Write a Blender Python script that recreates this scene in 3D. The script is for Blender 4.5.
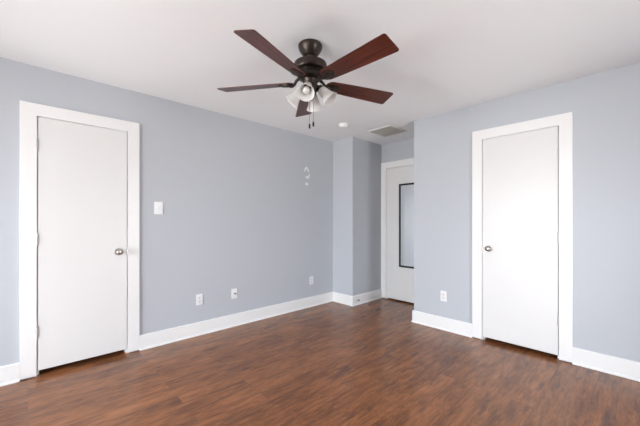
import bpy, bmesh, math, random
from mathutils import Vector, Matrix, Euler
C = bpy.context.scene.collection
PI = math.pi
for o in list(bpy.data.objects):
    bpy.data.objects.remove(o)

# ------------------------------------------------------------------ camera
H = 1.22                       # camera height
YAW = math.radians(46.5)
FPX = 308.0
cd = bpy.data.cameras.new('camera')
cam = bpy.data.objects.new('camera', cd); C.objects.link(cam)
cam.location = (0, 0, H)
cam.rotation_euler = (PI/2, 0, YAW)
cd.sensor_fit = 'HORIZONTAL'; cd.sensor_width = 36
cd.lens = FPX/640*36
cd.shift_y = 8.3/640
cd.clip_start = 0.02
bpy.context.scene.camera = cam

# ------------------------------------------------------------------ daylight
w = bpy.data.worlds.new('sky'); bpy.context.scene.world = w
w.use_nodes = True
nt = w.node_tree; nt.nodes.clear()
wo = nt.nodes.new('ShaderNodeOutputWorld'); bg = nt.nodes.new('ShaderNodeBackground')
tcw = nt.nodes.new('ShaderNodeTexCoord'); sepw = nt.nodes.new('ShaderNodeSeparateXYZ'); rw = nt.nodes.new('ShaderNodeValToRGB')
nt.links.new(tcw.outputs['Generated'], sepw.inputs[0]); nt.links.new(sepw.outputs['Z'], rw.inputs[0])
mpw = nt.nodes.new('ShaderNodeMapRange'); mpw.inputs['From Min'].default_value = -1; mpw.inputs['From Max'].default_value = 1
nt.links.new(sepw.outputs['Z'], mpw.inputs['Value']); nt.links.new(mpw.outputs[0], rw.inputs[0])
rw.color_ramp.elements[0].position = 0.47; rw.color_ramp.elements[0].color = (0.72, 0.72, 0.72, 1)    # sunlit ground
rw.color_ramp.elements[1].position = 0.53; rw.color_ramp.elements[1].color = (0.90, 0.955, 1.02, 1)     # overcast sky
nt.links.new(rw.outputs[0], bg.inputs['Color'])
bg.inputs['Strength'].default_value = 6.0
nt.links.new(bg.outputs[0], wo.inputs[0])

vs = bpy.context.scene.view_settings
bpy.context.scene.display_settings.display_device = 'sRGB'
vs.view_transform = 'Standard'; vs.look = 'None'; vs.gamma = 1.0
vs.use_curve_mapping = False
vs.exposure = 2.27

def portal(name, loc, rot, sx, sy):
    """marks a window opening for sampling the sky; gives off nothing itself"""
    l = bpy.data.lights.new(name, 'AREA'); l.shape = 'RECTANGLE'; l.size = sx; l.size_y = sy
    l.cycles.is_portal = True
    o = bpy.data.objects.new(name, l); C.objects.link(o)
    o.location = loc; o.rotation_euler = rot
    return o

# room dimensions (metres); unseen back and side walls moved out to even the light
XL, XR = -3.295, 1.60          # left wall, wall on the camera's right
YB, YF = -2.20, 3.40           # wall behind the camera, wall with the closet door
XC, XW = -2.90, -1.925         # alcove between the corner column and the closet wall
YA = 4.11                      # alcove's entry-door wall
ZC = 2.44
T = 0.115
WZ0, WZ1 = 0.12, 2.00          # the two windows behind the camera: low sill and head height
WINS = ((-2.70, -1.35), (-0.60, 0.00))  # second one is added, spreads the daylight over the walls
WS = (1.60, 2.30)               # added unseen window at the camera's right, brightens the left wall: y0 y1
for a, b in WINS:
    portal('window_portal', ((a+b)/2, YB-0.01, (WZ0+WZ1)/2), (PI/2, 0, 0), b-a, WZ1-WZ0)
portal('window_portal', (XR+0.01, (WS[0]+WS[1])/2, (WZ0+WZ1)/2), (PI/2, 0, PI/2), WS[1]-WS[0], WZ1-WZ0)

# ------------------------------------------------------------------ materials
def mat(name, col, rough=0.5, metal=0.0, **kw):
    m = bpy.data.materials.new(name); m.use_nodes = True
    b = m.node_tree.nodes['Principled BSDF']
    b.inputs['Base Color'].default_value = (*col, 1)
    b.inputs['Roughness'].default_value = rough
    b.inputs['Metallic'].default_value = metal
    for k, v in kw.items():
        b.inputs[k].default_value = v
    return m

def N(m, t, **kw):
    n = m.node_tree.nodes.new(t)
    for k, v in kw.items():
        setattr(n, k, v)
    return n

def bump_noise(m, scale, strength, dist=0.002):
    b = m.node_tree.nodes['Principled BSDF']
    tc = N(m, 'ShaderNodeTexCoord'); no = N(m, 'ShaderNodeTexNoise'); bu = N(m, 'ShaderNodeBump')
    no.inputs['Scale'].default_value = scale; no.inputs['Detail'].default_value = 3
    bu.inputs['Strength'].default_value = strength; bu.inputs['Distance'].default_value = dist
    L = m.node_tree.links.new
    L(tc.outputs['Object'], no.inputs['Vector']); L(no.outputs['Fac'], bu.inputs['Height']); L(bu.outputs[0], b.inputs['Normal'])

M = {}
M['wall'] = mat('grey_blue_paint', (0.490, 0.515, 0.552), 0.55); bump_noise(M['wall'], 160, 0.12)
M['ceiling'] = mat('ceiling_paint', (0.86, 0.872, 0.885), 0.8); bump_noise(M['ceiling'], 120, 0.15)
M['trim'] = mat('white_trim_paint', (0.83, 0.828, 0.82), 0.35)
M['door'] = mat('white_door_paint', (0.745, 0.74, 0.73), 0.38)
M['bronze'] = mat('dark_bronze', (0.050, 0.037, 0.031), 0.36, 0.7)
M['bronze_dark'] = mat('vent_dark_bronze', (0.012, 0.009, 0.008), 0.5, 0.3)
M['nickel'] = mat('satin_nickel', (0.50, 0.47, 0.43), 0.28, 1.0)
M['hinge'] = mat('hinge_metal', (0.50, 0.49, 0.47), 0.4, 0.6)
M['plate'] = mat('white_plastic', (0.82, 0.82, 0.82), 0.35)
M['plate_dim'] = mat('receptacle_plastic', (0.74, 0.74, 0.74), 0.4)
M['slot'] = mat('dark_slot', (0.03, 0.03, 0.03), 0.6)
M['mirror_frame'] = mat('black_frame', (0.006, 0.006, 0.006), 0.55)
M['mirror'] = mat('mirror_glass', (0.86, 0.89, 0.90), 0.03, 1.0)
M['vent'] = mat('vent_paint', (0.70, 0.69, 0.66), 0.5)
M['vent_slat'] = mat('vent_slat_paint', (0.38, 0.365, 0.335), 0.6)
M['vent_in'] = mat('vent_backing', (0.16, 0.15, 0.13), 0.9)  # dark sheet behind the vent slats
M['spackle'] = mat('white_spackle', (0.80, 0.80, 0.80), 0.8)
M['bulb'] = mat('bulb_white', (0.62, 0.61, 0.59), 0.25)
M['chain'] = mat('chain_metal', (0.16, 0.14, 0.13), 0.4, 0.7)

def glass_shade():
    m = mat('frosted_glass', (0.88, 0.87, 0.85), 0.25)
    b = m.node_tree.nodes['Principled BSDF']
    tr = N(m, 'ShaderNodeBsdfTranslucent'); tr.inputs[0].default_value = (0.9, 0.89, 0.87, 1)
    mx = N(m, 'ShaderNodeMixShader'); mx.inputs[0].default_value = 0.45
    out = m.node_tree.nodes['Material Output']; L = m.node_tree.links.new
    L(b.outputs[0], mx.inputs[1]); L(tr.outputs[0], mx.inputs[2]); L(mx.outputs[0], out.inputs[0])
    return m
M['shade'] = glass_shade()

def pane_glass():
    m = mat('window_glass', (1, 1, 1), 0.0)
    tr = N(m, 'ShaderNodeBsdfTransparent'); gl = N(m, 'ShaderNodeBsdfGlossy'); gl.inputs['Roughness'].default_value = 0.0
    fr = N(m, 'ShaderNodeFresnel'); fr.inputs[0].default_value = 1.45
    mx = N(m, 'ShaderNodeMixShader'); out = m.node_tree.nodes['Material Output']; L = m.node_tree.links.new
    L(fr.outputs[0], mx.inputs[0]); L(tr.outputs[0], mx.inputs[1]); L(gl.outputs[0], mx.inputs[2]); L(mx.outputs[0], out.inputs[0])
    return m
M['pane'] = pane_glass()

def floor_mat():
    m = mat('walnut_laminate', (0.12, 0.05, 0.03), 0.3)
    b = m.node_tree.nodes['Principled BSDF']; L = m.node_tree.links.new
    tc = N(m, 'ShaderNodeTexCoord')
    sep = N(m, 'ShaderNodeSeparateXYZ'); com = N(m, 'ShaderNodeCombineXYZ')
    L(tc.outputs['Object'], sep.inputs[0]); L(sep.outputs['Y'], com.inputs['X']); L(sep.outputs['X'], com.inputs['Y'])
    br = N(m, 'ShaderNodeTexBrick')
    br.inputs['Color1'].default_value = (0, 0, 0, 1); br.inputs['Color2'].default_value = (1, 1, 1, 1)
    br.inputs['Mortar'].default_value = (0.5, 0.5, 0.5, 1)
    br.inputs['Scale'].default_value = 1.0; br.inputs['Mortar Size'].default_value = 0.0012
    br.inputs['Brick Width'].default_value = 1.2; br.inputs['Row Height'].default_value = 0.125
    br.offset = 0.37; br.offset_frequency = 2
    L(com.outputs[0], br.inputs['Vector'])
    # every plank gets its own stretch of grain
    sc = N(m, 'ShaderNodeVectorMath', operation='SCALE'); sc.inputs['Scale'].default_value = 7.0
    L(br.outputs['Color'], sc.inputs[0])
    add = N(m, 'ShaderNodeVectorMath', operation='ADD'); L(com.outputs[0], add.inputs[0]); L(sc.outputs[0], add.inputs[1])
    def noise(sx, sy, detail, rough, dist=0.0):
        mp = N(m, 'ShaderNodeMapping'); mp.inputs['Scale'].default_value = (sx, sy, 1)
        no = N(m, 'ShaderNodeTexNoise'); no.inputs['Scale'].default_value = 1.0
        no.inputs['Detail'].default_value = detail; no.inputs['Roughness'].default_value = rough; no.inputs['Distortion'].default_value = dist
        L(add.outputs[0], mp.inputs['Vector']); L(mp.outputs[0], no.inputs['Vector']); return no
    n1 = noise(5.5, 30, 9, 0.80, 0.35)
    n2 = noise(7, 75, 4, 0.65, 0.3)
    n3 = noise(3.0, 13, 5, 0.65, 0.3)
    r1 = N(m, 'ShaderNodeValToRGB'); cr = r1.color_ramp
    cr.elements[0].position = 0.36; cr.elements[0].color = (0.085, 0.037, 0.019, 1)
    cr.elements[1].position = 0.72; cr.elements[1].color = (0.42, 0.175, 0.070, 1)
    e = cr.elements.new(0.46); e.color = (0.165, 0.062, 0.026, 1)
    e = cr.elements.new(0.55); e.color = (0.265, 0.100, 0.038, 1)
    n4 = noise(1.7, 6.5, 4, 0.6, 0.4)
    m1 = N(m, 'ShaderNodeMath', operation='MULTIPLY'); m1.inputs[1].default_value = 0.66; L(n1.outputs['Fac'], m1.inputs[0])
    m2 = N(m, 'ShaderNodeMath', operation='MULTIPLY_ADD'); m2.inputs[1].default_value = 0.36; L(n4.outputs['Fac'], m2.inputs[0]); L(m1.outputs[0], m2.inputs[2])
    m3 = N(m, 'ShaderNodeMath', operation='MULTIPLY_ADD'); m3.inputs[1].default_value = 0.03; L(br.outputs['Color'], m3.inputs[0]); L(m2.outputs[0], m3.inputs[2])
    L(m3.outputs[0], r1.inputs[0])
    r2 = N(m, 'ShaderNodeMapRange'); r2.inputs['From Min'].default_value = 0.3; r2.inputs['From Max'].default_value = 0.7
    r2.inputs['To Min'].default_value = 0.88; r2.inputs['To Max'].default_value = 1.10; L(n2.outputs['Fac'], r2.inputs['Value'])
    mu = N(m, 'ShaderNodeMix', data_type='RGBA', blend_type='MULTIPLY'); mu.inputs['Factor'].default_value = 1.0
    L(r1.outputs[0], mu.inputs['A']); L(r2.outputs[0], mu.inputs['B'])
    r3 = N(m, 'ShaderNodeMapRange'); r3.inputs['From Min'].default_value = 0.56; r3.inputs['From Max'].default_value = 0.68
    r3.inputs['To Min'].default_value = 0.0; r3.inputs['To Max'].default_value = 0.7; L(n3.outputs['Fac'], r3.inputs['Value'])
    dk = N(m, 'ShaderNodeMix', data_type='RGBA'); dk.inputs['B'].default_value = (0.072, 0.036, 0.024, 1)
    L(r3.outputs[0], dk.inputs['Factor']); L(mu.outputs['Result'], dk.inputs['A'])
    # seams
    se = N(m, 'ShaderNodeMix', data_type='RGBA'); se.inputs['B'].default_value = (0.05, 0.026, 0.02, 1)
    sf = N(m, 'ShaderNodeMath', operation='MULTIPLY'); sf.inputs[1].default_value = 0.5; L(br.outputs['Fac'], sf.inputs[0])
    L(sf.outputs[0], se.inputs['Factor']); L(dk.outputs['Result'], se.inputs['A'])
    L(se.outputs['Result'], b.inputs['Base Color'])
    b.inputs['Specular IOR Level'].default_value = 0.4
    rr = N(m, 'ShaderNodeMapRange'); rr.inputs['To Min'].default_value = 0.18; rr.inputs['To Max'].default_value = 0.30
    L(n2.outputs['Fac'], rr.inputs['Value']); L(rr.outputs[0], b.inputs['Roughness'])
    bu = N(m, 'ShaderNodeBump'); bu.inputs['Strength'].default_value = 0.06; bu.inputs['Distance'].default_value = 0.003
    L(n1.outputs['Fac'], bu.inputs['Height']); L(bu.outputs[0], b.inputs['Normal'])
    return m
M['floor'] = floor_mat()

def blade_mat():
    m = mat('mahogany_blade', (0.12, 0.03, 0.02), 0.33)
    b = m.node_tree.nodes['Principled BSDF']; L = m.node_tree.links.new
    tc = N(m, 'ShaderNodeTexCoord'); mp = N(m, 'ShaderNodeMapping'); mp.inputs['Scale'].default_value = (3, 55, 3)
    no = N(m, 'ShaderNodeTexNoise'); no.inputs['Scale'].default_value = 1; no.inputs['Detail'].default_value = 4; no.inputs['Distortion'].default_value = 0.4
    r = N(m, 'ShaderNodeValToRGB'); cr = r.color_ramp
    cr.elements[0].position = 0.3; cr.elements[0].color = (0.034, 0.009, 0.006, 1)
    cr.elements[1].position = 0.72; cr.elements[1].color = (0.140, 0.030, 0.015, 1)
    L(tc.outputs['Object'], mp.inputs[0]); L(mp.outputs[0], no.inputs['Vector']); L(no.outputs['Fac'], r.inputs[0]); L(r.outputs[0], b.inputs['Base Color'])
    return m
M['blade'] = blade_mat()

# ------------------------------------------------------------------ mesh helpers
def add_box(bm, lo, hi, bev=0.0, seg=2):
    v = [bm.verts.new((x, y, z)) for x in (lo[0], hi[0]) for y in (lo[1], hi[1]) for z in (lo[2], hi[2])]
    fs = [(0,1,3,2), (4,6,7,5), (0,4,5,1), (2,3,7,6), (0,2,6,4), (1,5,7,3)]
    fl = [bm.faces.new([v[i] for i in f]) for f in fs]
    if bev > 0:
        es = list({e for f in fl for e in f.edges})
        bmesh.ops.bevel(bm, geom=es, offset=bev, segments=seg, profile=0.5, affect='EDGES')

def box(lo, hi, bev=0.0, seg=2):
    bm = bmesh.new(); add_box(bm, lo, hi, bev, seg); return bm

def add_lathe(bm, prof, n=32, mtx=None):
    """prof: list of (r, z); revolve about local z"""
    rings = []
    for r, z in prof:
        if r < 1e-6:
            rings.append([bm.verts.new((0, 0, z))])
        else:
            rings.append([bm.verts.new((r*math.cos(2*PI*k/n), r*math.sin(2*PI*k/n), z)) for k in range(n)])
    new = [v for rg in rings for v in rg]
    for a, b in zip(rings, rings[1:]):
        for k in range(n):
            q = (k+1) % n
            if len(a) == 1 and len(b) == 1: continue
            if len(a) == 1: bm.faces.new((a[0], b[q], b[k]))
            elif len(b) == 1: bm.faces.new((a[k], a[q], b[0]))
            else: bm.faces.new((a[k], a[q], b[q], b[k]))
    if mtx is not None:
        bmesh.ops.transform(bm, matrix=mtx, verts=new)

def add_tube(bm, pts, r, n=10):
    pts = [Vector(p) for p in pts]
    rings = []
    for i, p in enumerate(pts):
        d = (pts[min(i+1, len(pts)-1)] - pts[max(i-1, 0)]).normalized()
        up = Vector((0, 0, 1)) if abs(d.z) < 0.95 else Vector((1, 0, 0))
        a = d.cross(up).normalized(); b = d.cross(a).normalized()
        rr = r[i] if isinstance(r, (list, tuple)) else r
        rings.append([bm.verts.new(p + rr*(math.cos(2*PI*k/n)*a + math.sin(2*PI*k/n)*b)) for k in range(n)])
    for a, b in zip(rings, rings[1:]):
        for k in range(n):
            bm.faces.new((a[k], a[(k+1) % n], b[(k+1) % n], b[k]))
    bm.faces.new(rings[0][::-1]); bm.faces.new(rings[-1])

def add_prism(bm, outline, z0, z1, bev=0.0, mtx=None):
    old = set(bm.verts)
    lo = [bm.verts.new((x, y, z0)) for x, y in outline]; hi = [bm.verts.new((x, y, z1)) for x, y in outline]
    f0 = bm.faces.new(lo[::-1]); f1 = bm.faces.new(hi); n = len(lo)
    for k in range(n):
        bm.faces.new((lo[k], lo[(k+1) % n], hi[(k+1) % n], hi[k]))
    if bev > 0:
        bmesh.ops.bevel(bm, geom=list(f0.edges)+list(f1.edges), offset=bev, segments=2, profile=0.5, affect='EDGES')
    if mtx is not None:
        bmesh.ops.transform(bm, matrix=mtx, verts=[v for v in bm.verts if v not in old])

def obj(name, bm, m, parent=None, smooth=False, loc=None, rot=None):
    bmesh.ops.recalc_face_normals(bm, faces=bm.faces)
    me = bpy.data.meshes.new(name); bm.to_mesh(me); bm.free()
    me.materials.append(m)
    if smooth:
        for p in me.polygons: p.use_smooth = True
        try: me.set_sharp_from_angle(angle=math.radians(40))
        except Exception: pass
    o = bpy.data.objects.new(name, me); C.objects.link(o)
    if parent: o.parent = parent
    if loc is not None: o.location = loc
    if rot is not None: o.rotation_euler = rot
    return o

def tag(o, label, cat, group=None, kind=None):
    o['label'] = label; o['category'] = cat
    if group: o['group'] = group
    if kind: o['kind'] = kind
    return o

def thing(name, label, cat, loc=(0, 0, 0), rot=(0, 0, 0), group=None, kind=None):
    o = bpy.data.objects.new(name, None); C.objects.link(o); o.empty_display_size = 0.05
    o.location = loc; o.rotation_euler = rot
    return tag(o, label, cat, group, kind)

def struct(name, bm, m, label, cat, smooth=False):
    return tag(obj(name, bm, m, smooth=smooth), label, cat, kind='structure')

# ------------------------------------------------------------------ room shell
EXT = 0.75                                             # closets behind the closed doors
struct('floor', box((XL-EXT-T, YB-T, -0.06), (XR+T, YA+EXT+T, 0)), M['floor'], 'dark reddish brown wood plank floor', 'floor')
struct('ceiling', box((XL-EXT-T, YB-T, ZC), (XR+T, YA+EXT+T, ZC+0.08)), M['ceiling'], 'plain off-white ceiling', 'ceiling')

# door openings (clear opening between jambs)
D1 = (0.054, 0.667, 2.046)      # y0 y1 top, left wall
D2 = (-1.148, -0.522, 2.062)    # x0 x1 top, wall on the right
D3 = (-2.805, -2.020, 2.062)    # x0 x1 top, alcove
JT = 0.018                      # jamb thickness

bm = bmesh.new()
add_box(bm, (XL-T, YB-T, 0), (XL, D1[0]-JT, ZC)); add_box(bm, (XL-T, D1[1]+JT, 0), (XL, YF, ZC))
add_box(bm, (XL-T, D1[0]-JT, D1[2]+JT), (XL, D1[1]+JT, ZC))
wall_left = struct('wall_left', bm, M['wall'], 'long grey-blue wall on the left with the white door', 'wall')

bm = bmesh.new()
add_box(bm, (XL-T, YF, 0), (XC, YA+T, ZC))
struct('wall_corner', bm, M['wall'], 'grey-blue boxed-out corner column beside the alcove', 'wall')

bm = bmesh.new()
add_box(bm, (XC, YA, 0), (D3[0]-JT, YA+T, ZC)); add_box(bm, (D3[1]+JT, YA, 0), (XW+0.05, YA+T, ZC))
add_box(bm, (D3[0]-JT, YA, D3[2]+JT), (D3[1]+JT, YA+T, ZC))
struct('wall_alcove', bm, M['wall'], 'short grey wall above the alcove door', 'wall')

bm = bmesh.new()
add_box(bm, (XW, YF, 0), (D2[0]-JT, YF+T, ZC)); add_box(bm, (D2[1]+JT, YF, 0), (XR+T, YF+T, ZC))
add_box(bm, (D2[0]-JT, YF, D2[2]+JT), (D2[1]+JT, YF+T, ZC))
add_box(bm, (XW, YF+T, 0), (XW+T, YA, ZC))
struct('wall_right', bm, M['wall'], 'grey-blue wall on the right around the white closet door', 'wall')

# walls out of view, with their windows; second and side ones added to even the light
bm = bmesh.new()
(xa, xb), (xc, xd) = WINS
for p, q in ((XL, xa), (xb, xc), (xd, XR+T)):
    add_box(bm, (p, YB-T, 0), (q, YB, ZC))
for p, q in WINS:
    add_box(bm, (p, YB-T, 0), (q, YB, WZ0)); add_box(bm, (p, YB-T, WZ1), (q, YB, ZC))
struct('wall_back', bm, M['wall'], 'grey-blue window wall behind the viewer', 'wall')
bm = bmesh.new(); y0, y1 = WS
add_box(bm, (XR, YB, 0), (XR+T, y0, ZC)); add_box(bm, (XR, y1, 0), (XR+T, YF, ZC))
add_box(bm, (XR, y0, 0), (XR+T, y1, WZ0)); add_box(bm, (XR, y0, WZ1), (XR+T, y1, ZC))
struct('wall_side', bm, M['wall'], 'grey-blue wall with an added window, out of view on the far right', 'wall')
# closets behind the doors
bm = bmesh.new()
add_box(bm, (XL-EXT-T, YB-T, 0), (XL-EXT, 1.5, ZC)); add_box(bm, (XL-EXT, YB-T, 0), (XL-T, YB, ZC)); add_box(bm, (XL-EXT, 1.4, 0), (XL-T, 1.5, ZC))
struct('wall_closet', bm, M['wall'], 'closet walls hidden behind the left door', 'wall')
bm = bmesh.new()
add_box(bm, (XL-T, YA+EXT, 0), (XR+T, YA+EXT+T, ZC)); add_box(bm, (XR, YF+T, 0), (XR+T, YA+EXT, ZC)); add_box(bm, (XL-T, YA+T, 0), (XL, YA+EXT, ZC))
add_box(bm, (XW+0.05, YA+T, 0), (XW+T+0.05, YA+EXT, ZC))
struct('wall_hall', bm, M['wall'], 'walls hidden behind the alcove and closet doors', 'wall')

def window(n, horiz, a0, a1, z0, z1, plane, sgn):
    """frame + pane in an opening; horiz 'x' = wall along x"""
    def P(a, d, z):
        return (a, plane+sgn*d, z) if horiz == 'x' else (plane+sgn*d, a, z)
    def bx(bm, a, b, d0, d1, zz0, zz1):
        p, q = P(a, d0, zz0), P(b, d1, zz1)
        add_box(bm, tuple(min(i, j) for i, j in zip(p, q)), tuple(max(i, j) for i, j in zip(p, q)))
    bm = bmesh.new(); f = 0.045
    bx(bm, a0, a0+f, 0.03, 0.10, z0, z1); bx(bm, a1-f, a1, 0.03, 0.10, z0, z1)
    bx(bm, a0, a1, 0.03, 0.10, z0, z0+f); bx(bm, a0, a1, 0.03, 0.10, z1-f, z1)
    zm = (z0+z1)/2; bx(bm, a0, a1, 0.04, 0.09, zm-0.02, zm+0.02)
    am = (a0+a1)/2; bx(bm, am-0.03, am+0.03, 0.035, 0.095, z0, z1)
    o = struct('window_%d' % n, bm, M['trim'], 'white framed window placed out of view for daylight', 'window')
    bm = bmesh.new(); p, q = P(a0+f, 0.064, z0+f), P(a1-f, 0.066, z1-f)
    add_box(bm, tuple(min(i, j) for i, j in zip(p, q)), tuple(max(i, j) for i, j in zip(p, q)))
    obj('pane', bm, M['pane'], o)
window(1, 'x', *WINS[0], WZ0, WZ1, YB, -1)
window(2, 'x', *WINS[1], WZ0, WZ1, YB, -1)  # extra unseen window, added for flatter light on the walls
window(3, 'y', *WS, WZ0, WZ1, XR, 1)  # unseen side window, added to lift the left wall

# ------------------------------------------------------------------ baseboards
BH, BT = 0.140, 0.016
def baseboard(name, p0, p1, inward, label, cap0=0.0, cap1=0.0):
    """profiled board from p0 to p1 (2D), thickness grows along inward"""
    p0, p1, nrm = Vector(p0), Vector(p1), Vector(inward)
    d = (p1-p0).normalized()
    prof = [(0, 0), (BT+0.009, 0), (BT+0.009, 0.008), (BT+0.004, 0.016), (BT, 0.018), (BT, BH-0.006), (BT-0.004, BH), (0, BH)]
    bm = bmesh.new(); rings = []
    for p, s, cap in ((p0, -1, cap0), (p1, 1, cap1)):   # caps mitre round outside corners (+) or inside corners (-)
        rings.append([bm.verts.new((*(p + nrm*t + d*s*cap*t), z)) for t, z in prof])
    n = len(prof)
    for k in range(n):
        bm.faces.new((rings[0][k], rings[0][(k+1) % n], rings[1][(k+1) % n], rings[1][k]))
    bm.faces.new(rings[0]); bm.faces.new(rings[1][::-1])
    return struct(name, bm, M['trim'], label, 'baseboard')
CW = 0.098   # casing reach outside the clear opening
baseboard('baseboard_left', (XL, YB), (XL, D1[0]-CW), (1, 0), 'short white baseboard left of the left door', cap0=-1)
baseboard('baseboard_left', (XL, D1[1]+CW), (XL, YF), (1, 0), 'long white baseboard under the three outlets of the left wall', cap1=-1)
baseboard('baseboard_corner', (XL, YF), (XC, YF), (0, -1), 'white baseboard across the front of the corner column', cap0=-1, cap1=1)
baseboard('baseboard_alcove', (XC, YF), (XC, YA-0.019), (1, 0), 'white baseboard along the shaded side of the column', cap0=1)
baseboard('baseboard_right', (XW, YF), (D2[0]-CW, YF), (0, -1), 'white baseboard between alcove and closet door', cap0=1)
baseboard('baseboard_right', (D2[1]+CW, YF), (XR, YF), (0, -1), 'white baseboard right of the closet door', cap1=-1)
baseboard('baseboard_wing', (XW, YF), (XW, YA-0.019), (-1, 0), 'white baseboard on the hidden side of the closet wall', cap0=1)
baseboard('baseboard_back', (XL, YB), (XR, YB), (0, 1), 'white baseboard behind the viewer', cap0=-1, cap1=-1)
baseboard('baseboard_side', (XR, YB), (XR, YF), (-1, 0), 'white baseboard along the unseen side wall', cap0=-1, cap1=-1)

# ------------------------------------------------------------------ doors
# built in local axes: x along the opening (0..w), y into the room = negative, z up; then placed
def make_door(n, w, top, loc, rotz, hinge_side, zb, dlabel, tlabel, hinges=True, cl=CW, cr=CW):
    """hinge_side 'L'/'R' as seen from the room"""
    ct = 0.015
    # trim: jambs + casing
    bm = bmesh.new()
    add_box(bm, (-JT, 0, 0), (0, T, top+JT)); add_box(bm, (w, 0, 0), (w+JT, T, top+JT)); add_box(bm, (0, 0, top), (w, T, top+JT))
    # stops
    add_box(bm, (0, 0.028, 0), (0.012, 0.075, top)); add_box(bm, (w-0.012, 0.028, 0), (w, 0.075, top)); add_box(bm, (0.012, 0.028, top-0.012), (w-0.012, 0.075, top))
    rv = 0.004
    add_prism(bm, [(-cl, 0.010), (-rv, 0.010), (-rv, top+rv), (w+rv, top+rv), (w+rv, 0.010), (w+cr, 0.010), (w+cr, top+CW), (-cl, top+CW)], 0, ct, 0.002, Matrix.Rotation(PI/2, 4, 'X'))
    tr = tag(obj('trim_%d' % n, bm, M['trim'], loc=loc, rot=(0, 0, rotz)), tlabel, 'door trim', kind='structure')
    # slab, face 3 mm behind the wall plane
    g = 0.0035
    d = tag(obj('door_%d' % n, box((g, -0.010, zb), (w-g, 0.026, top-g), 0.0015, 1), M['door'], loc=loc, rot=(0, 0, rotz)), dlabel, 'door', kind='structure')
    hx = 0.0 if hinge_side == 'L' else w
    for hz in (0.350, 1.080, 1.822) if hinges else ():
        bm = bmesh.new()
        add_tube(bm, [(hx, -0.013, hz-0.045), (hx, -0.013, hz+0.045)], 0.0058, 12)
        add_tube(bm, [(hx, -0.013, hz+0.045), (hx, -0.013, hz+0.050)], 0.0042, 12)
        add_box(bm, (hx-0.0016, -0.012, hz-0.044), (hx+0.0016, 0.012, hz+0.044))
        obj('hinge', bm, M['hinge'], d, smooth=True)
    sx = w-g-0.064 if hinge_side == 'L' else g+0.064
    if sx:
        bm = bmesh.new()
        mt = Matrix.Translation((sx, -0.009, 0.945)) @ Matrix.Rotation(PI/2, 4, 'X')
        add_lathe(bm, [(0, 0), (0.032, 0), (0.032, 0.003), (0.029, 0.007), (0.016, 0.009), (0.0115, 0.012), (0.0105, 0.026), (0.015, 0.032),
                       (0.0235, 0.037), (0.0275, 0.045), (0.0270, 0.053), (0.0225, 0.060), (0.012, 0.0645), (0, 0.0655)], 32, mt)
        obj('knob', bm, M['nickel'], d, smooth=True)
        ex = w if hinge_side == 'L' else 0.0
        e0, e1 = (ex-0.0015, ex+0.005) if hinge_side == 'L' else (ex-0.005, ex+0.0015)
        s = obj('strike_plate', box((e0, -0.014, 0.915), (e1, 0.020, 0.975)), M['nickel'], tr)
    return d, tr
make_door(1, D1[1]-D1[0], D1[2], (XL, D1[0], 0), PI/2, 'L', 0.044, 'flat white door with nickel knob in the left wall',
          'plain white casing around the left wall door')
make_door(2, D2[1]-D2[0], D2[2], (D2[0], YF, 0), 0, 'R', 0.038, 'flat white closet door with nickel knob in the right wall',
          'plain white casing around the closet door on the right')
make_door(3, D3[1]-D3[0], D3[2]-0.012, (D3[0], YA, 0), 0, 'L', 0.022, 'white alcove door with the black framed mirror on it',
          'white casing around the alcove door', hinges=False, cl=D3[0]-XC-0.0005, cr=XW-D3[1]-0.0005)

# ------------------------------------------------------------------ mirror on the alcove door
mx0, mx1, mz0, mz1 = -2.565, -2.245, 0.528, 1.785
mir = thing('mirror', 'tall narrow black framed mirror hung on the alcove door', 'mirror', (0, YA-0.010, 0))
bm = bmesh.new(); fw, fd = 0.026, 0.018
add_box(bm, (mx0, -fd, mz0), (mx0+fw, 0, mz1), 0.002); add_box(bm, (mx1-fw, -fd, mz0), (mx1, 0, mz1), 0.002)
add_box(bm, (mx0+fw, -fd, mz0), (mx1-fw, 0, mz0+fw), 0.002); add_box(bm, (mx0+fw, -fd, mz1-fw), (mx1-fw, 0, mz1), 0.002)
obj('frame', bm, M['mirror_frame'], mir)
obj('glass', box((mx0+fw-0.004, -0.010, mz0+fw-0.004), (mx1-fw+0.004, -0.004, mz1-fw+0.004)), M['mirror'], mir)

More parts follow.
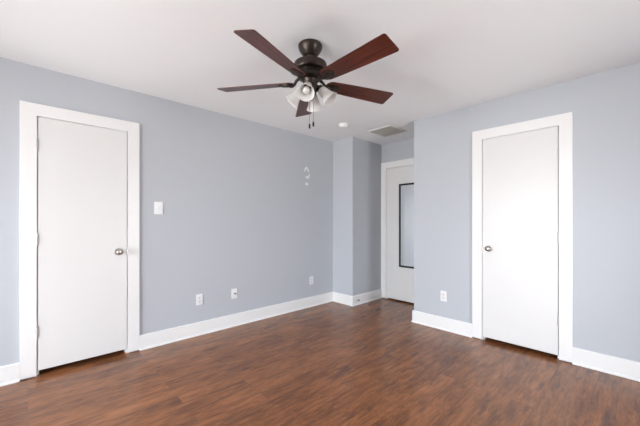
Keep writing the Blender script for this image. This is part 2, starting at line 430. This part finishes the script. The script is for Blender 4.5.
# ------------------------------------------------------------------ wall plates (local: x along wall, -y out of the wall, z up from plate centre)
def plate_base(root, w=0.072, h=0.117):
    p = obj('plate', box((-w/2, -0.006, -h/2), (w/2, 0.0, h/2), 0.0025), M['plate'], root)
    return p
def screw(par, x, z):
    bm = bmesh.new(); add_lathe(bm, [(0, 0.0075), (0.003, 0.007), (0.0033, 0.0055), (0, 0.0055)], 12, Matrix.Translation((x, 0, z)) @ Matrix.Rotation(PI/2, 4, 'X'))
    return obj('screw', bm, M['plate_dim'], par, smooth=True)
def make_outlet(loc, rotz, label, group):
    r = thing('wall_outlet', label, 'outlet', loc, (0, 0, rotz), group)
    p = plate_base(r); screw(p, 0, 0)
    for s in (-1, 1):
        bm = bmesh.new(); out = []
        for k in range(24):
            a = 2*PI*k/24; out.append((0.0170*math.cos(a), max(-0.0135, min(0.0135, 0.0170*math.sin(a)))))
        add_prism(bm, out, 0.005, 0.0072)
        bmesh.ops.transform(bm, matrix=Matrix.Translation((0, 0, s*0.0195)) @ Matrix.Rotation(PI/2, 4, 'X'), verts=bm.verts)
        rc = obj('receptacle', bm, M['plate_dim'], r)
        bm = bmesh.new()
        for xx, hh in ((-0.0063, 0.0042), (0.0063, 0.0034)):
            add_box(bm, (xx-0.0011, -0.0077, s*0.0195+0.002-hh), (xx+0.0011, -0.0068, s*0.0195+0.002+hh))
        add_lathe(bm, [(0, 0.0077), (0.0024, 0.0077), (0.0024, 0.0068), (0, 0.0068)], 10, Matrix.Translation((0, 0, s*0.0195-0.008)) @ Matrix.Rotation(PI/2, 4, 'X'))
        obj('slots', bm, M['slot'], rc)
    return r
LW = PI/2       # left wall: local -y -> +x
make_outlet((XL, 1.338, 0.380), LW, 'white wall outlet nearest to the left door', 'white wall outlets')
make_outlet((XL, 2.955, 0.372), LW, 'white wall outlet nearest to the corner column', 'white wall outlets')
make_outlet((-1.558, YF, 0.378), 0, 'white wall outlet between alcove and closet door', 'white wall outlets')
# cable plate
r = thing('cable_plate', 'white coaxial cable wall plate with a dark threaded connector', 'wall plate', (XL, 1.748, 0.378), (0, 0, LW))
p = plate_base(r); screw(p, 0, 0.042); screw(p, 0, -0.042)
bm = bmesh.new(); mt = Matrix.Translation((0.004, 0, 0)) @ Matrix.Rotation(PI/2, 4, 'X')
add_lathe(bm, [(0, 0.005), (0.0085, 0.005), (0.0085, 0.010), (0.0055, 0.010), (0.0055, 0.030), (0.0035, 0.030), (0, 0.028)], 12, mt)
obj('connector', bm, M['chain'], r, smooth=True)
# light switch
r = thing('light_switch', 'white light switch right of the left door', 'light switch', (XL, 0.934, 1.351), (0, 0, LW))
p = plate_base(r, 0.078, 0.122); screw(p, 0, 0.030); screw(p, 0, -0.030)
bm = bmesh.new(); add_box(bm, (-0.0055, -0.0068, -0.012), (0.0055, -0.005, 0.012)); obj('toggle_slot', bm, M['plate_dim'], r)
bm = bmesh.new(); add_box(bm, (-0.004, -0.017, -0.005), (0.004, -0.006, 0.006), 0.0015)
bmesh.ops.transform(bm, matrix=Matrix.Rotation(math.radians(-22), 4, 'X'), verts=bm.verts); obj('toggle', bm, M['plate'], r)

# white filler marks left on the wall
def spackle(pts, rad, label):
    bm = bmesh.new()
    for (y, z), rr in zip(pts, rad):
        z += 0.010; rr *= 1.15
        add_lathe(bm, [(0, 0.0012), (rr*0.8, 0.0010), (rr, 0.0002), (rr, -0.0005), (0, -0.0005)], 14, Matrix.Translation((XL, y, z)) @ Matrix.Rotation(PI/2, 4, 'Y'))
    o = obj('spackle_mark', bm, M['spackle'], wall_left, smooth=True); o['label'] = label
Y0 = 2.868
spackle([(Y0-0.035, 1.925), (Y0-0.028, 1.945), (Y0-0.016, 1.960), (Y0, 1.966), (Y0+0.014, 1.955), (Y0+0.026, 1.935), (Y0+0.033, 1.920)],
        [0.012, 0.014, 0.015, 0.016, 0.014, 0.012, 0.010], 'white arched filler mark')
spackle([(Y0-0.008, 1.838), (Y0+0.006, 1.830), (Y0+0.020, 1.830), (Y0+0.034, 1.838), (Y0+0.042, 1.858), (Y0+0.046, 1.878)],
        [0.014, 0.015, 0.015, 0.014, 0.012, 0.009], 'white hooked filler mark')
spackle([(Y0-0.013, 1.738), (Y0+0.002, 1.740), (Y0+0.016, 1.738)], [0.014, 0.018, 0.014], 'white round filler mark')

# door stop on the column's baseboard
r = thing('door_stop', 'small metal door stop on the column side baseboard', 'door stop', (XC+BT, 3.500, 0.070))
bm = bmesh.new(); R90 = Matrix.Rotation(PI/2, 4, 'Y')
add_lathe(bm, [(0, 0), (0.013, 0), (0.013, 0.003), (0.006, 0.006), (0.005, 0.020)], 14, R90); obj('stem', bm, M['nickel'], r, smooth=True)
bm = bmesh.new(); add_lathe(bm, [(0.005, 0.018), (0.009, 0.020), (0.009, 0.027), (0, 0.029)], 14, R90); obj('bumper', bm, M['slot'], r, smooth=True)

# ------------------------------------------------------------------ ceiling fittings
r = thing('smoke_detector', 'round white smoke detector on the ceiling', 'smoke detector', (-2.61, 2.885, ZC))
bm = bmesh.new(); add_lathe(bm, [(0, 0), (0.064, 0), (0.064, -0.010), (0.060, -0.013)], 32); obj('base', bm, M['plate'], r, smooth=True)
bm = bmesh.new(); add_lathe(bm, [(0.060, -0.011), (0.058, -0.026), (0.048, -0.038), (0.025, -0.043), (0, -0.043)], 32)
obj('cover', bm, M['plate'], r, smooth=True)
bm = bmesh.new(); add_lathe(bm, [(0, -0.046), (0.009, -0.046), (0.010, -0.042), (0, -0.041)], 16); obj('test_button', bm, M['plate_dim'], r, smooth=True)

vx0, vx1, vy0, vy1 = -2.575, -2.205, 3.330, 3.715
r = thing('ceiling_vent', 'square louvred air vent in the ceiling before the alcove', 'vent', (0, 0, ZC))
fw = 0.018
bm = bmesh.new()
add_box(bm, (vx0, vy0, -0.012), (vx0+fw, vy1, 0), 0.003); add_box(bm, (vx1-fw, vy0, -0.012), (vx1, vy1, 0), 0.003)
add_box(bm, (vx0+fw, vy0, -0.012), (vx1-fw, vy0+fw, 0), 0.003); add_box(bm, (vx0+fw, vy1-fw, -0.012), (vx1-fw, vy1, 0), 0.003)
obj('frame', bm, M['vent'], r)
obj('backing', box((vx0+fw-0.004, vy0+fw-0.004, -0.002), (vx1-fw+0.004, vy1-fw+0.004, 0)), M['vent_in'], r)
ns = 20
for k in range(ns):
    y = vy0+fw+(k+0.5)*(vy1-vy0-2*fw)/ns
    bm = box((vx0+fw-0.003, -0.006, -0.0006), (vx1-fw+0.003, 0.006, 0.0006))
    bmesh.ops.transform(bm, matrix=Matrix.Translation((0, y, -0.0065)) @ Matrix.Rotation(math.radians(-32), 4, 'X'), verts=[v for v in bm.verts])
    obj('slat', bm, M['vent_slat'], r)

# ------------------------------------------------------------------ ceiling fan
FX, FY = -1.595, 1.421
fan = thing('ceiling_fan', 'dark bronze ceiling fan with five mahogany blades and four bell lights', 'ceiling fan', (FX, FY, ZC))
def lathe_part(name, prof, m, parent, n=40):
    bm = bmesh.new(); add_lathe(bm, prof, n); return obj(name, bm, m, parent, smooth=True)
lathe_part('canopy', [(0, 0), (0.080, 0), (0.084, -0.006), (0.084, -0.014), (0.078, -0.034), (0.066, -0.054), (0.052, -0.072), (0.045, -0.079), (0.039, -0.079), (0, -0.060)], M['bronze'], fan)
lathe_part('downrod', [(0, -0.060), (0.033, -0.076), (0.033, -0.090), (0.024, -0.101), (0.014, -0.106), (0.014, -0.116), (0.030, -0.120), (0.030, -0.126), (0, -0.128)], M['bronze'], fan)
mh = lathe_part('motor_housing', [(0, -0.120), (0.060, -0.122), (0.100, -0.126), (0.112, -0.132), (0.115, -0.139), (0.115, -0.174), (0.111, -0.181), (0.070, -0.184), (0, -0.184)], M['bronze'], fan)
mb = lathe_part('motor_body', [(0, -0.180), (0.080, -0.182), (0.079, -0.212), (0.085, -0.217), (0.083, -0.231), (0.066, -0.240), (0, -0.241)], M['bronze'], fan)
bm = bmesh.new()
for k in range(20):
    a = 2*PI*k/20
    b2 = box((0.0785, -0.007, -0.208), (0.0803, 0.007, -0.187))
    bmesh.ops.rotate(b2, cent=(0, 0, 0), matrix=Matrix.Rotation(a, 3, 'Z'), verts=b2.verts)
    me = bpy.data.meshes.new('tmp'); b2.to_mesh(me); b2.free(); bm.from_mesh(me); bpy.data.meshes.remove(me)
obj('vent_slots', bm, M['bronze_dark'], mb)
lathe_part('switch_housing', [(0, -0.236), (0.056, -0.238), (0.058, -0.246), (0.050, -0.262), (0.046, -0.285), (0.052, -0.296), (0.052, -0.312), (0.040, -0.330), (0.026, -0.345), (0.022, -0.362), (0.016, -0.376), (0.008, -0.384), (0, -0.386)], M['bronze'], fan)

BZ = -0.2585        # blade plane below the ceiling
PH0 = 5.0219; PITCH = math.radians(-14)
def blade_outline():
    half = []
    r0, r1 = 0.118, 0.666
    pts = [(r0, 0.0)]
    for a in range(0, 91, 15):      # rounded root
        t = math.radians(a); pts.append((r0+0.045*(1-math.cos(t)), 0.052*math.sin(t)))
    pts += [(0.30, 0.060), (0.45, 0.066), (0.60, 0.0715)]
    for a in range(0, 91, 15):      # rounded tip corner
        t = math.radians(a); pts.append((r1-0.013+0.013*math.sin(t), 0.073-0.013+0.013*math.cos(t)))
    up = pts[1:]
    return [pts[0]] + up + [(x, -y) for x, y in reversed(up) if y > 1e-6]
def iron_bm():
    bm = bmesh.new()
    # medallion plate under the blade root
    out = []
    for k in range(40):
        a = 2*PI*k/40
        rr = 1.0 + 0.07*math.cos(3*a)
        out.append((0.172+0.054*rr*math.cos(a), 0.038*rr*math.sin(a)))
    add_prism(bm, out, -0.0115, -0.0035, 0.002)
    out2 = [(0.170+0.034*math.cos(2*PI*k/24), 0.026*math.sin(2*PI*k/24)) for k in range(24)]
    add_prism(bm, out2, -0.0165, -0.0110, 0.002)
    for sx, sy in ((0.148, 0), (0.202, 0.015), (0.202, -0.015)):
        add_lathe(bm, [(0, -0.0150), (0.004, -0.0145), (0.005, -0.0110)], 10, Matrix.Translation((sx, sy, 0)))
    # curved arm up to the motor underside
    add_tube(bm, [(0.150, 0, -0.013), (0.132, 0.0, -0.016), (0.115, 0.0, -0.008), (0.100, 0, 0.016), (0.078, 0, 0.034)], [0.010, 0.010, 0.0095, 0.010, 0.012], 10)
    return bm
blade0 = iron0 = None
for k in range(5):
    if blade0 is None:
        bm = bmesh.new(); add_prism(bm, blade_outline(), -0.003, 0.003, 0.0015)
        blade0 = obj('blade', bm, M['blade'], fan)
        iron0 = obj('blade_iron', iron_bm(), M['bronze'], blade0, smooth=True)
        b = blade0
    else:
        b = blade0.copy(); C.objects.link(b); b.parent = fan
        i = iron0.copy(); C.objects.link(i); i.parent = b
    b.location = (0, 0, BZ)
    b.rotation_euler = (Matrix.Rotation(PH0+k*2*PI/5, 4, 'Z') @ Matrix.Rotation(PITCH, 4, 'X')).to_euler()

# light kit: four arms with bell shades
sh0 = None
view = YAW + PI/2                        # heading of the camera's line of sight
for k in range(4):
    ang = view - math.radians(11) + k*PI/2
    if sh0 is None:
        tilt = math.radians(42)          # shade axis: outwards and down
        ax = Matrix.Translation((0.062, 0, -0.312)) @ Matrix.Rotation(PI-tilt, 4, 'Y')   # local +z runs along the shade axis
        bm = bmesh.new()
        add_tube(bm, [(0.030, 0, -0.304), (0.050, 0, -0.300), (0.062, 0, -0.310), (0.072, 0, -0.322)], 0.010, 10)
        add_lathe(bm, [(0, -0.004), (0.022, -0.002), (0.026, 0.010), (0.026, 0.026), (0.020, 0.030)], 20, ax)
        sh0 = obj('light_arm', bm, M['bronze'], fan, smooth=True)
        bm = bmesh.new()
        op = [(0.024, 0.018), (0.030, 0.024), (0.034, 0.040), (0.037, 0.060), (0.042, 0.082), (0.050, 0.103), (0.060, 0.120)]
        ip = [(r_-0.0028, z_) for r_, z_ in reversed(op)]
        add_lathe(bm, op + [(0.0590, 0.1212)] + ip, 32, ax)
        s1 = obj('lamp_shade', bm, M['shade'], sh0, smooth=True)
        bm = bmesh.new(); add_lathe(bm, [(0.012, 0.028), (0.013, 0.048), (0.020, 0.062), (0.025, 0.078), (0.022, 0.094), (0.012, 0.102), (0, 0.104)], 20, ax)
        s2 = obj('bulb', bm, M['bulb'], sh0, smooth=True)
        a = sh0; parts = (s1, s2)
    else:
        a = sh0.copy(); C.objects.link(a); a.parent = fan
        for q in parts:
            c = q.copy(); C.objects.link(c); c.parent = a
    a.rotation_euler = (0, 0, ang); a.location = (0, 0, 0.014)

Rt = Vector((math.cos(YAW), math.sin(YAW)))
Fw = Vector((-math.sin(YAW), math.cos(YAW)))
for off, zend in ((Rt*(-0.003)-Fw*0.050, -0.560), (Rt*0.022-Fw*0.046, -0.545)):
    bm = bmesh.new(); x, y = off
    add_tube(bm, [(x, y, -0.300), (x, y, zend)], 0.0014, 8)
    c = obj('pull_chain', bm, M['chain'], fan)
    bm = bmesh.new()
    add_lathe(bm, [(0, zend+0.003), (0.004, zend), (0.0065, zend-0.008), (0.0065, zend-0.026), (0.004, zend-0.033), (0, zend-0.034)], 14, Matrix.Translation((x, y, 0)))
    obj('pendant', bm, M['bronze'], c, smooth=True)
